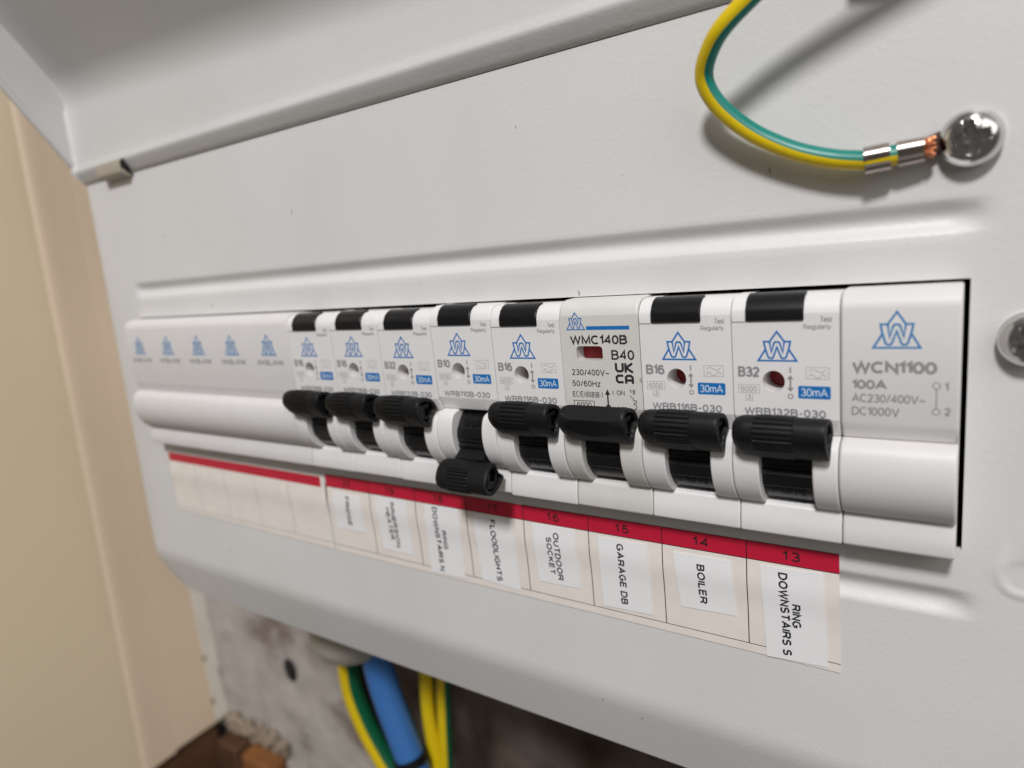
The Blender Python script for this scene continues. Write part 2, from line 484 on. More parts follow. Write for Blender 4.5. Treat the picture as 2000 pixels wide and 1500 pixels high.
# outer skin 1.2 mm behind
outer = [[(x, y+1.3, z+(.9 if i > 11 else 0)) for i, (x, y, z) in enumerate(r)] for r in inner]
lid.loft(outer, 0, False, False, False)
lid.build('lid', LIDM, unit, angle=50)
lidobj = COL.objects['lid']
lidobj['_org'] = list(unit['_org'])
ck = MB()      # left cheek of the lid tray, with a rolled lower rim
d = Vector((-.55, .84))
P0 = Vector((1.0, 99.2)); P1 = P0+d*165; P2 = Vector((-90, 269)); P3 = Vector((1.5, 129))
pf = [tuple(P0), tuple(P1), tuple(P1+Vector((12, 22))), tuple(P3+d*4+Vector((1.5, 3))), (1.4, 124)]
ck.prism([(y, z) for y, z in pf], -30.4, -29.2)
rim = []
nrm = Vector((-.84, -.55))
for s in (0, 40, 90, 165):
    q = P0+d*s
    rim.append([(-30.0+1.15*math.cos(R(a)), q.x+nrm.x*1.15*math.sin(R(a)), q.y+nrm.y*1.15*math.sin(R(a))) for a in range(0, 360, 24)])
ck.loft(rim)
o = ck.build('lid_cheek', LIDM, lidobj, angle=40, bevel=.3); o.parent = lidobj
# mesh of a sub-part is stored relative to the unit origin; lidobj sits on that origin too
def hinge(x0, x1, out):
    h = MB()
    h.prism([(1.0, 97.4), (-1.2, 97.5), (-out+.4, 98.6), (-out, 99.8), (-out, 102.6), (-out+.7, 102.9), (-out+.7, 100.2), (-1.0, 98.3), (1.0, 98.3)], x0, x1)
    h.build('hinge_tab', HINGEM, unit, bevel=.2)
    s = MB()    # dark slot punched in the lid lip beside the tab
    s.prism([(-2.0, 98.9), (-3.15, 100.2), (-3.35, 102.0), (-2.6, 103.3), (-1.5, 103.3), (-1.0, 99)], x1+.05, x1+1.5)
    s.build('hinge_slot', DARK, unit)
hinge(-12.6, 3.2, 4.0)
hinge(222.5, 238, 6.0)

# ---- cover screws
def screw(cx, cz, r, rot):
    e = bpy.data.objects.new('screw', None)
    mb = MB(); N = 168; H = r*.80
    def hf(x, z):
        q = x*x+z*z; rr = math.sqrt(q)
        h = H*math.sqrt(max(0, 1-(rr/(r*1.012))**2))**0.85
        u = x*math.cos(rot)+z*math.sin(rot); v = -x*math.sin(rot)+z*math.cos(rot)
        def arm(a, b, hw, ln):
            s = min(1, max(0, (hw-abs(b))/(.10*r))) * min(1, max(0, (ln-abs(a))/(.14*r)))
            return s
        c = max(arm(u, v, .19*r, .60*r), arm(v, u, .19*r, .60*r))
        c2 = max(arm(u+v, u-v, .10*r, .30*r), arm(u-v, u+v, .10*r, .30*r))*.35
        c = max(c, c2)
        return h-c*(H*.80+.15*max(0, .6*r-rr))
    vs = []; fs = []
    rad = [r*(i+.4)/76 for i in range(0, 76)]
    for i, q in enumerate(rad):
        for k in range(N):
            a = 2*math.pi*k/N; x, z = q*math.cos(a), q*math.sin(a)
            vs.append((cx+x, -0.75-hf(x, z), cz+z))
    for i in range(len(rad)-1):
        for k in range(N):
            j = (k+1) % N
            fs.append((i*N+k, i*N+j, (i+1)*N+j, (i+1)*N+k))
    mb.add(vs, fs)
    fs = [tuple(range(N))]
    mb.add(vs, [fs[-1]])
    r = rad[-1]
    # rim down to the sheet
    last = [(cx+r*math.cos(2*math.pi*k/N), -0.75, cz+r*math.sin(2*math.pi*k/N)) for k in range(N)]
    low = [(cx+r*1.0*math.cos(2*math.pi*k/N), 0.05, cz+r*1.0*math.sin(2*math.pi*k/N)) for k in range(N)]
    mb.loft([last, low], 0, False, False)
    return mb.build('screw', STEEL, unit, angle=46)
bpy.data.objects.remove(bpy.data.objects.new('x', None))
screw(238.2, 70.5, 4.2, 0.12)
screw(246.5, 40.2, 4.2, 0.3)

# ------------------------------------------------------------------ module bodies
FY = -6.434
def bulge_profile():
    c = smooth_open([(-4.9, 24.25, 0), (-7.4, 23.45, 0), (-8.5, 21.4, 0), (-8.9, 18.6, 0), (-8.5, 15.7, 0), (-7.35, 13.1, 0), (-5.7, 11.1, 0), (-4.3, 10.25, 0)], 3)
    return [(2.0, 24.25)] + [(p[0], p[1]) for p in c] + [(2.0, 10.25)]
BULGE = bulge_profile()
def top_profile(dz=0.0, dy=0.0, off=0.0):
    return [(4, 48.9+dz+off), (-3.4, 48.9+dz+off), (-4.7-dy-off*.5, 48.55+dz+off*.8), (-5.6-dy-off*.8, 47.85+dz+off*.5), (-6.2-dy-off, 46.9+dz), (FY-dy-off, 45.8+dz)]
def module_body(x0, x1, slot=None, hole=None, hole_depth=5, dz=0.0, dy=0.0, flag=None):
    """returns MB: material 0 plastic, 1 bottom of the window"""
    mb = MB()
    tp = top_profile(dz, dy)
    low = [(FY-dy, 27.4), (-6.15-dy, 26.5), (-5.25-dy, 24.45), (-4.6, 24.1), (4, 24.1)]
    prof = tp + low
    n = len(prof)
    if hole is None:
        mb.prism(prof, x0, x1)
    else:
        vs = [(x0, y, z) for y, z in prof] + [(x1, y, z) for y, z in prof]
        k = len(tp)-1
        fs = [(i, (i+1) % n, n+(i+1) % n, n+i) for i in range(n) if i != k]
        fs += [tuple(range(n)), tuple(range(2*n-1, n-1, -1))]
        mb.add(vs, fs)
        yf = FY-dy
        outer = [(x0, 45.8+dz), (x1, 45.8+dz), (x1, 27.4), (x0, 27.4)]
        allp = outer + hole
        tri = tessellate_polygon([[Vector((p[0], p[1], 0)) for p in outer], [Vector((p[0], p[1], 0)) for p in hole]])
        mb.add([(p[0], yf, p[1]) for p in allp], [tuple(t) for t in tri])
        m = len(hole)
        mb.add([(p[0], yf, p[1]) for p in hole]+[(p[0], yf+hole_depth, p[1]) for p in hole],
               [(i, (i+1) % m, m+(i+1) % m, m+i) for i in range(m)])
        mb.add([(p[0], yf+hole_depth-.02, p[1]) for p in hole], [tuple(range(m))], 1)
    # bulge cheeks
    if slot is None: mb.prism(BULGE, x0, x1)
    else:
        mb.prism(BULGE, x0, slot[0]); mb.prism(BULGE, slot[1], x1)
        mb.prism([(4, 24.05), (2, 24.05), (2, 10.2), (4, 10.2)], slot[0], slot[1])
    # lower shelf
    mb.prism([(4, 10.5), (-3.7, 10.45), (-4.35, 10.0), (-4.85, 7.7), (-5.15, 4.9), (-4.95, 4.35), (-4.4, 4.2), (4, 4.2)], x0, x1)
    return mb
def S(k): return 132.7+17.7*(k-8)
GAP = 0.07
MODC = []

# logo: a W standing in a triangle, drawn in outline
def logo(mb, cx, z0, wd, h, place, mi=0, mw=1, th=.055):
    f = lambda u, v: (cx+u*wd, z0+v*h)
    t = th*h
    tri = [(0, .985), (-.185, .655), (-.335, .655), (-.295, .40), (-.485, .02), (.485, .02), (.295, .40), (.335, .655), (.185, .655), (0, .985)]
    strokes(mb, [[f(*p) for p in tri]], t, place, mi, .006)
    wl = [(-.295, .40), (-.225, .135), (-.19, .105), (-.125, .105), (-.10, .135), (0, .47), (.10, .135), (.125, .105), (.19, .105), (.225, .135), (.295, .40)]
    wi = [(-.185, .655), (-.145, .30), (-.075, .60), (-.045, .645), (.045, .645), (.075, .60), (.145, .30), (.185, .655)]
    strokes(mb, [[f(*p) for p in wl], [f(*p) for p in wi]], t, place, mi, .012)
def badge_layer(txt): pass

def drum_and_toggle(par, x0, slot, on, smooth=False):
    """black rotating barrel in the slot and the toggle handle it carries"""
    cy, cz = 0.3, 17.3
    a0 = R(38) if on else R(-37.5)
    mb = MB()
    ring = []
    for i in range(0, 61):
        a = R(-92+184*i/60)
        rr = 7.35
        # shallow steps and grooves across the barrel
        da = math.degrees(a-a0)*(1 if on else -1)
        if -32 < da < -27: rr -= .35
        if -40 < da < -37: rr -= .2
        if da < -62: rr -= .25
        ring.append((cy-rr*math.cos(a), cz+rr*math.sin(a)))
    prof = ring + [(cy+1.5, cz+7), (cy+1.5, cz-7)]
    mb.prism(prof, slot[0]+.12, slot[1]-.12)
    # embossed lettering
    tm = MB()
    ac = R(-32) if on else R(33)
    rr0 = 7.4 if not on else 7.15
    def place(u, v, lift):
        a = ac+v/7.3
        return (u, cy-(rr0+lift*6)*math.cos(a), cz+(rr0+lift*6)*math.sin(a))
    if not smooth:
        text(tm, 'I.ON' if on else 'O.OFF', slot[0]+1.5, -.9, 5.6 if on else 6.6, 1.9, place, .17, .3)
    b = mb.build('barrel', GLOSSB, par, angle=25)
    if not smooth:
        o = tm.build('embossed_lettering', BLACK, par, fix=False)
    # toggle: lofted along x, section drawn for the ON position
    sec = [(-10.7, 28.75), (-8.3, 28.0), (-6.8, 26.6), (-6.25, 25.3), (-7.0, 24.35), (-8.4, 23.2), (-9.05, 21.7), (-9.95, 21.15), (-12.1, 22.9), (-13.65, 25.2), (-13.5, 27.3), (-12.4, 28.5)]
    base = smooth_closed([(p[0], p[1], 0) for p in sec], 18)
    n = len(base)
    c = Vector((-9.8, 25.0, 0))
    xs = [1.25, 1.4, 1.7, 2.1, 2.7, 3.4, 4.2, 4.9, 5.0, 6, 7.2, 8.4, 9.6, 10.6, 11.4, 11.5, 12.2, 12.8, 13.4, 14.4, 15.4, 16.1, 16.45, 16.6]
    if smooth: xs = [1.25, 1.4, 1.7, 2.1, 2.6]+[3+.45*i for i in range(26)]+[15.0, 15.6, 16.1, 16.3]
    rings = []
    xe = xs[-1]
    rotm = 0 if on else R(-75.5)
    def spin(y, z):
        u, v = -(y-cy), z-cz
        cs, sn = math.cos(rotm), math.sin(rotm)
        return (cy-(u*cs-v*sn), cz+(u*sn+v*cs))
    for x in xs:
        s = 1.0
        if x < 3.4:
            t = (3.4-x)/2.15; s = math.sqrt(max(0, 1-(t*.93)**2))*.46+.54
        if x > xe-.3: s = .965 if x > xe-.1 else .99
        grip = (4.95 < x < 11.45) and not smooth
        if grip:
            m = (x-8.2)/3.6; s *= 1.035+.02*(1-m*m)
        ring = []
        for i, p in enumerate(base):
            q = c+(p-c)*s
            dv = p-c; ang = math.degrees(math.atan2(dv.y, -dv.x))     # 0 = straight out, 90 = up
            if grip and -35 < ang < 118:
                ph = (ang+35)/153*12.0
                q -= dv.normalized()*(.30*max(0, math.cos(2*math.pi*ph))**1.6)
            if smooth and 2.8 < x < 15.2:
                k = math.sin(math.pi*(x-2.8)/12.4)**.8
                for nn, d0, cut in (((-.50, .866), 3.75, .62), ((-.93, -.36), 3.75, .85), ((.55, .83), 3.6, .35)):
                    dd = (q.x-c.x)*nn[0]+(q.y-c.y)*nn[1]; lim = d0-cut*k
                    if dd > lim: q = q-Vector((nn[0], nn[1], 0))*(dd-lim)
            ring.append((x0+x, *spin(q.x, q.y)))
        rings.append(ring)
    tg = MB()
    # rim and socket in the right hand end
    def scaled(x, s): return [(x0+x, *spin(*(c+(p-c)*s).xy)) for p in base]
    rings += [scaled(xe+.02, .80), scaled(xe-.15, .74), scaled(xe-2.2, .70)]
    tg.loft(rings)
    # post inside the socket leaves a square hole
    hx = lambda a, b, y0, y1, z0, z1: [[(x0+xx, *spin(y, z)) for y, z in ((y0, z0), (y1, z0), (y1, z1), (y0, z1))] for xx in (a, b)]
    tg.loft(hx(xe-2.3, xe-.55, -12.2, -10.4, 23.6, 26.8))
    tg.loft(hx(xe-2.3, xe-.55, -10.3, -8.6, 26.0, 26.9))
    tg.loft(hx(xe-2.3, xe-.55, -10.3, -8.6, 23.2, 23.9))
    # neck between barrel and handle
    neck = []
    for xx in (slot[0]+.35, slot[1]-.35):
        pts = []
        for rr, half in ((6.6, .33), (10.2, .25), (10.2, -.25), (6.6, -.36)):
            aa = R(38)+half
            y, z = cy-rr*math.cos(aa), cz+rr*math.sin(aa)
            pts.append((xx, *spin(y, z)))
        neck.append(pts)
    tg.loft(neck)
    tg.build('toggle', BLACK, par, angle=38)

def test_button(par, x0):
    a, b = x0+2.55, x0+12.15
    tp = top_profile(off=.38)
    prof = [(-3.0, 49.28), (-3.9, 49.22)] + tp[2:-1] + [(FY-.38, 46.3), (FY-.38, 44.75), (FY-.27, 44.6), (-3, 44.6)]
    m = MB(); m.prism(prof, a, b)
    m.build('test_button', GLOSSB, par, bevel=.22)
    # faint moulded T on the button
    t = MB()
    pl = face_place(0, 0, FY-.38)
    strokes(t, [[(a+3.4, 46.15), (a+6.2, 46.15)], [(a+4.8, 46.15), (a+4.8, 44.9)]], .28, pl, 0, .03)
    t.build('moulded_mark', BLACK, par, fix=False)
    # raised shoulder left of the button
    s = MB()
    tp2 = top_profile(off=.16)
    s.prism(tp2[:-1]+[(FY-.16, 46.3), (FY-.16, 44.5), (-3, 44.5), (4, 44.5)], x0+GAP+.02, a-.06)
    s.build('shoulder', WHITE, par, bevel=.12)

def rcbo(k, rating, model, label, on=True, zo=0.0):
    x0 = S(k)
    par = thing('circuit_breaker', label, 'circuit breaker', (x0+8.85, 0, 4.2), 'single-width circuit breakers with black test buttons')
    slot = (x0+4.7, x0+13.6)
    hole = arc(x0+7.05, 33.9, 1.88, 1.93, 0, 360, 28)[:-1]
    mb = module_body(x0+GAP, x0+17.7-GAP, slot, hole, 5.2 if on else 5.2, dz=random.uniform(-.08, .08))
    mb.build('body', [WHITE, REDF if on else WHITE], par, bevel=.28)
    test_button(par, x0)
    drum_and_toggle(par, x0, slot, on)
    pl = face_place(x0, zo, FY-.004)
    g = MB()
    text(g, rating, .92, 34.6, 3.8, 1.95, pl, .22, .24)
    text(g, model, 1.85, 27.65, 13.65, 1.42, pl, .215, .24)
    text(g, 'Test', 14.65, 44.22, 1.85, .98, pl, .15, .22)
    text(g, 'Regularly', 12.05, 43.05, 4.3, .86, pl, .15, .20)
    strokes(g, [[(9.85, 36.5), (9.85, 35.45)]], .26, pl)
    poly(g, [(9.83, 35.1), (9.28, 34.35), (10.38, 34.35)], pl, .012)
    poly(g, [(9.83, 32.1), (10.38, 32.85), (9.28, 32.85)], pl, .012)
    strokes(g, [[(9.83, 34.5), (9.83, 32.7)]], .3, pl)
    strokes(g, [arc(9.82, 31.3, .38, .38, 0, 360, 16)], .2, pl)
    g.build('printed_marks', INKG, par, fix=False)
    lg = MB()
    t = .09
    strokes(lg, [[(12.4, 36.5), (15.98, 36.5), (15.98, 34.5), (12.4, 34.5), (12.4, 36.5)]], t, pl)
    strokes(lg, [smooth_open([(12.85, 35.75, 0), (13.4, 36.15, 0), (14.2, 35.85, 0), (14.9, 35.65, 0), (15.5, 36.1, 0)], 4),
                 smooth_open([(12.8, 34.9, 0), (13.3, 35.3, 0), (13.85, 34.75, 0), (14.5, 34.75, 0), (15.0, 35.3, 0), (15.55, 34.9, 0)], 4)], t*1.3, pl)
    strokes(lg, [[(.98, 33.2), (4.62, 33.2), (4.62, 31.72), (.98, 31.72), (.98, 33.2)], [(2.2, 31.7), (2.2, 30.3), (3.34, 30.3), (3.34, 31.7)]], t, pl)
    text(lg, '6000', 1.32, 31.92, 2.85, 1.05, pl, .13, .22)
    text(lg, '3', 2.50, 30.5, .55, .95, pl, .15)
    lg.build('fine_print', INKG2, par, fix=False)
    lo = MB(); logo(lo, 7.72, 37.5, 6.55, 5.3, pl, th=.062); lo.build('logo', BLUE, par, fix=False)
    par.location.z += {5: -.08, 6: 0, 7: -.2, 8: .45, 9: -.05, 11: .02, 12: -.04}[k]*MM
    bd = MB(); poly(bd, rrect(11.08, 31.0, 16.25, 33.25, .28), pl, .01); bd.build('rating_badge', BLUE, par, fix=False)
    bt = MB(); text(bt, '30mA', 11.5, 31.42, 4.3, 1.42, face_place(x0, zo, FY-.014), .12, .18); bt.build('badge_lettering', PALE, par, fix=False)
    return par

rcbo(5, 'B16', 'WRB116B-030', 'white B16 circuit breaker beside the blank covers, above the FRIDGE label')
rcbo(6, 'B16', 'WRB116B-030', 'white B16 circuit breaker above the IMMERSION HEATER label, second from the blanks')
rcbo(7, 'B32', 'WRB132B-030', 'white B32 circuit breaker above the RING DOWNSTAIRS N label')
rcbo(8, 'B10', 'WRB110B-030', 'white B10 circuit breaker switched off, its black toggle down, above FLOODLIGHTS', on=False)
rcbo(9, 'B16', 'WRB116B-030', 'white B16 circuit breaker above OUTDOOR SOCKET, between the B10 and the greyish B40')
rcbo(11, 'B16', 'WRB116B-030', 'white B16 circuit breaker above BOILER, right of the greyish B40 breaker')
rcbo(12, 'B32', 'WRB132B-030', 'white B32 circuit breaker next to the wide 100A end module, above RING DOWNSTAIRS S')

def mcb(k):
    x0 = S(k)
    par = thing('circuit_breaker', 'greyish B40 circuit breaker without test button, red window on its face', 'circuit breaker', (x0+8.85, 0, 4.2))
    slot = (x0+4.1, x0+12.8)
    hole = rrect(x0+3.6, 37.15, x0+9.55, 40.2, .75, 5)
    mb = module_body(x0+GAP, x0+17.7-GAP, slot, hole, 3.1, dz=.62, dy=.12)
    mb.build('body', [GREYW, REDF], par, bevel=.45, seg=3)
    drum_and_toggle(par, x0, slot, True, smooth=True)
    pl = face_place(x0, 0, FY-.124)
    g = MB()
    text(g, 'WMC140B', 2.3, 40.55, 12.8, 1.88, pl, .195, .24)
    text(g, 'B40', 11.45, 37.42, 4.95, 2.0, pl, .175, .26)
    text(g, '230/400V~', 2.1, 34.1, 8.65, 1.28, pl, .15, .24)
    text(g, '50/60Hz', 2.0, 31.75, 6.55, 1.25, pl, .15, .26)
    text(g, 'IEC/EN60898-1', 1.9, 29.45, 7.0, 1.25, pl, .105, .30)
    # conformity mark: blocky U K over C A
    w = .5
    strokes(g, [[(12.3, 36.8), (12.3, 35.45), (12.6, 35.12), (13.45, 35.12), (13.75, 35.45), (13.75, 36.8)],
                [(14.35, 36.8), (14.35, 34.88)], [(15.85, 36.75), (14.45, 35.85), (15.9, 34.92)]], w, pl)
    strokes(g, [[(13.75, 34.22), (12.65, 34.22), (12.3, 33.9), (12.3, 33.2), (12.65, 32.88), (13.75, 32.88)],
                [(14.3, 32.62), (14.3, 33.9), (14.65, 34.22), (15.4, 34.22), (15.75, 33.9), (15.75, 32.62)], [(14.3, 33.3), (15.75, 33.3)]], w, pl)
    poly(g, [(10.0, 31.35), (9.42, 30.15), (10.58, 30.15)], pl, .02)
    strokes(g, [[(10.0, 30.3), (10.0, 27.85)], [(9.5, 27.85), (10.5, 27.85)]], .34, pl)
    text(g, 'I', 11.15, 30.15, .17, 1.0, pl, .16)
    text(g, 'ON', 12.05, 30.15, 1.75, 1.03, pl, .14, .22)
    text(g, 'OFF', 11.9, 26.75, 2.3, 1.03, pl, .14, .22)
    strokes(g, [[(2.08, 28.68), (6.8, 28.68), (6.8, 26.9), (2.08, 26.9), (2.08, 28.68)]], .14, pl)
    text(g, '6000', 2.75, 27.2, 3.4, 1.2, pl, .13, .2)
    text(g, '1', 14.9, 30.6, .35, .8, pl, .17)
    strokes(g, [[(15.82, 31.5), (15.82, 30.45)], [(15.5, 31.2), (16.15, 31.2)], [(15.5, 30.95), (16.15, 30.95)], [(15.55, 30.55), (16.1, 30.55)]], .13, pl)
    strokes(g, [[(14.95, 30.15), (15.65, 29.5), (15.65, 29.15), (16.25, 29.15), (16.25, 28.7), (15.72, 28.7), (15.72, 28.35)]+arc(15.78, 27.9, .5, .45, 80, -90, 7)+[(15.72, 26.5)]], .15, pl)
    g.build('printed_marks', INKB, par, fix=False)
    lo = MB(); logo(lo, 3.8, 43.55, 4.2, 3.6, pl, th=.06); poly(lo, [(6.22, 43.52), (15.7, 43.48), (15.7, 44.25), (6.22, 44.28)], pl, .01)
    lo.build('logo', BLUE, par, fix=False)
    return par
mcb(10)

# wide end module (no toggle)
x0 = S(13)
par = thing('end_module', 'plain white 100A end module without a toggle at the right end of the row', 'switch module', (x0+8.3, 0, 4.2))
mb = module_body(x0+GAP, x0+16.75, None, None, dz=.25, dy=.05)
mb.build('body', BLANKM, par, bevel=.4, seg=3)
pl = face_place(x0, 0, FY-.056)
g = MB()
text(g, 'WCN1100', 1.75, 35.65, 11.95, 2.0, pl, .24, .20)
text(g, '100A', 1.75, 33.0, 5.15, 1.58, pl, .23, .18)
text(g, 'AC230/400V~', 1.75, 30.78, 10.5, 1.44, pl, .155, .20)
text(g, 'DC1000V', 1.75, 28.55, 6.95, 1.46, pl, .155, .20)
strokes(g, [arc(13.65, 33.85, .5, .5, 0, 360, 18), arc(13.68, 29.65, .5, .5, 0, 360, 18), [(13.66, 33.35), (13.67, 30.15)]], .16, pl)
text(g, '1', 14.7, 33.05, .55, 1.35, pl, .2); text(g, '2', 14.75, 29.1, .85, 1.3, pl, .2)
g.build('printed_marks', INKG, par, fix=False)
lo = MB(); logo(lo, 8.14, 39.75, 6.75, 5.95, pl, th=.055); lo.build('logo', LBLUE, par, fix=False)

# five blank covers
ORD = ['leftmost blank cover, at the far left end of the row of modules', 'second blank white cover from the far left end of the row',
       'middle one of the five blank white covers', 'fourth blank white cover from the far left end of the row', 'blank white cover right beside the first circuit breaker']
for j in range(5):
    xb = -10.35+17.98*j
    par = thing('blank_cover', ORD[j], 'blank cover', (xb+9, 0, 4.2), 'blank module covers')
    mb = module_body(xb+.004, xb+17.976, None, None, dz=.35)
    mb.build('body', BLANKM, par, bevel=.05)
    pl = face_place(xb, 0, FY-.004)
    lo = MB(); logo(lo, 7.9-.25*(4-j)*.3, 37.55, 6.6, 6.1, pl, th=.07); lo.build('logo', LBLUE, par, fix=False)
    g = MB(); text(g, 'WKBLANK', 1.6, 34.6, 12.7, 1.65, pl, .21, .24)
    g.build('printed_marks', INKG, par, fix=False)

# ------------------------------------------------------------------ circuit chart strips and stuck on names
def ys(z): return -0.14-0.34*math.exp(-((z+9.0)/3.8)**2)
def sheet(mb, corners, lift, nz=26, nx=2, mi=0, thick=0):
    """corners: tl, tr, br, bl as (x,z); follows the bow of the strip"""
    tl, tr, br, bl = corners; vs = []; fs = []
    for j in range(nz+1):
        t = j/nz
        for i in range(nx+1):
            s = i/nx
            x = (tl[0]*(1-s)+tr[0]*s)*(1-t)+(bl[0]*(1-s)+br[0]*s)*t
            z = (tl[1]*(1-s)+tr[1]*s)*(1-t)+(bl[1]*(1-s)+br[1]*s)*t
            vs.append((x, ys(z)-lift, z))
    for j in range(nz):
        for i in range(nx):
            a = j*(nx+1)+i
            fs.append((a, a+1, a+nx+2, a+nx+1))
    mb.add(vs, fs, mi)
    if thick:
        w_ = nx+1
        loop = [j*w_ for j in range(nz+1)] + [nz*w_+i for i in range(1, nx+1)] + [j*w_+nx for j in range(nz-1, -1, -1)] + [i for i in range(nx-1, 0, -1)]
        m_ = len(loop)
        rim = [vs[k] for k in loop]
        mb.add(rim+[(x, y+thick, z) for x, y, z in rim], [(k, (k+1) % m_, m_+(k+1) % m_, m_+k) for k in range(m_)], mi)
def strip_place(base): return lambda u, v, lift: (u, ys(v)-base-lift, v)
def vline(mb, x, z0, z1, w, base=.012):
    sheet(mb, ((x-w/2, z0), (x+w/2, z0), (x+w/2, z1), (x-w/2, z1)), base, 24, 1)
def hline(mb, xa, xb, z, w, base=.016):
    mb.add([(xa, ys(z)-base, z+w/2), (xb, ys(z)-base, z+w/2), (xb, ys(z)-base, z-w/2), (xa, ys(z)-base, z-w/2)], [(0, 1, 2, 3)])

st = thing('circuit_chart', 'cream paper strip with numbered red band under the breakers, cells 13 to 20', 'label strip', (149, 0, -12), None)
mb = MB(); sheet(mb, ((77.9, .12), (219.95, .12), (220.3, -24.55), (78.1, -24.7)), .08, 40, 12, 0, .1)
o = mb.build('paper', CREAM, st, fix=False)
mb = MB(); sheet(mb, ((77.9, 0), (219.97, 0), (220.05, -3.85), (77.95, -3.85)), .1, 8, 4); mb.build('red_band', RED, st, fix=False)
mb = MB()
for k in range(6, 13): vline(mb, -10.51+17.8*k, .05, -22.67,   .2, .115)
hline(mb, 78, 220.0, -3.87, .16, .12); hline(mb, 78, 220.2, -22.67, .14, .12); hline(mb, 78, 219.95, .02, .12, .12)
mb.build('cell_lines', LINE, st, fix=False)
mb = MB()
for k in range(5, 13):
    cx = -10.51+17.8*k+8.9-.35
    text(mb, str(25-k), cx-1.65, -2.95, 3.2, 1.95, strip_place(.115), .17, .42)
mb.build('cell_numbers', LINE, st, fix=False)

st2 = thing('circuit_chart', 'blank cream paper strip with plain red band under the blank covers', 'label strip', (33, 0, -12), None)
mb = MB(); sheet(mb, ((-10.4, -.35), (77.2, -.85), (77.2, -24.7), (-11.6, -23.9)), .11, 40, 8, 0, .12)
o = mb.build('paper', CREAM, st2, fix=False)
mb = MB(); sheet(mb, ((-10.0, -1.0), (75.4, -1.15), (75.4, -4.5), (-10.2, -4.2)), .13, 8, 3); mb.build('red_band', RED, st2, fix=False)
mb = MB()
for k in range(1, 5): vline(mb, -11.3+17.6*k, -4.5, -22.5, .16, .14)
vline(mb, -10.9, -4.5, -22.5, .12, .14)
hline(mb, -11, 77.0, -22.5, .16, .145)
mb.build('cell_lines', LINEG, st2, fix=False)

def sticker(corners, lines, label, lift=.16):
    cx = sum(c[0] for c in corners)/4; cz = sum(c[1] for c in corners)/4
    par = thing('name_sticker', label, 'paper label', (cx, 0, cz), 'stuck-on circuit name labels')
    m = MB(); sheet(m, corners, lift+.07, 26, 3, 0, .11)
    o = m.build('paper', PAPERW, par, fix=False)
    t = MB()
    for txt, xa, xb, zt, zb, tilt in lines:
        # text runs downwards, letter tops to the right
        h = xb-xa
        pl = lambda u, v, lift2, xa=xa, zt=zt, tilt=tilt: (xa+v+tilt*u, ys(zt-u)-lift-.085-lift2, zt-u)
        text(t, txt, 0, 0, zt-zb, h, pl, .205, .28)
    t.build('lettering', INKB, par, fix=False)
sticker(((205.7, -4.75), (217.2, -4.4), (217.95, -23.9), (206.6, -24.6)), [('RING', 211.45, 213.15, -11.8, -16.95, .02), ('DOWNSTAIRS S', 209.1, 210.85, -5.55, -23.4, .033)], 'white label reading RING DOWNSTAIRS S under number 13')
sticker(((187.8, -5.2), (199.9, -5.05), (200.75, -17.2), (188.9, -17.7)), [('BOILER', 192.8, 194.5, -6.95, -15.95, .03)], 'white label reading BOILER under number 14')
sticker(((169.9, -4.75), (181.8, -4.65), (182.1, -21.5), (170.0, -21.95)), [('GARAGE DB', 174.45, 176.15, -5.55, -20.4, .015)], 'white label reading GARAGE DB under number 15')
sticker(((152.1, -4.35), (163.9, -4.2), (164.3, -19.0), (152.6, -19.4)), [('OUTDOOR', 157.9, 159.5, -5.7, -18.0, .02), ('SOCKET', 155.9, 157.4, -7.0, -16.8, .02)], 'white label reading OUTDOOR SOCKET under number 16')
sticker(((134.1, -4.45), (146.2, -4.5), (146.8, -23.4), (134.8, -22.7)), [('FLOODLIGHTS', 139.25, 141.0, -5.15, -22.05, .022)], 'white label reading FLOODLIGHTS under number 17')
sticker(((117.4, -4.3), (129.0, -4.0), (128.9, -23.8), (117.0, -24.0)), [('RING', 122.7, 124.2, -10.8, -16.3, .005), ('DOWNSTAIRS N', 120.2, 121.9, -4.5, -23.1, .005)], 'white label reading RING DOWNSTAIRS N under number 18')
sticker(((98.5, -4.15), (110.7, -4.1), (111.0, -20.4), (99.2, -20.5)), [('IMMERSION', 104.55, 106.1, -5.25, -18.95, .01), ('HEATER', 102.55, 104.05, -7.05, -16.95, .015)], 'white label reading IMMERSION HEATER under number 19')
sticker(((80.6, -5.3), (92.2, -5.5), (92.6, -16.6), (80.4, -16.9)), [('FRIDGE', 85.8, 87.5, -5.95, -15.4, -.03)], 'white label reading FRIDGE under number 20')

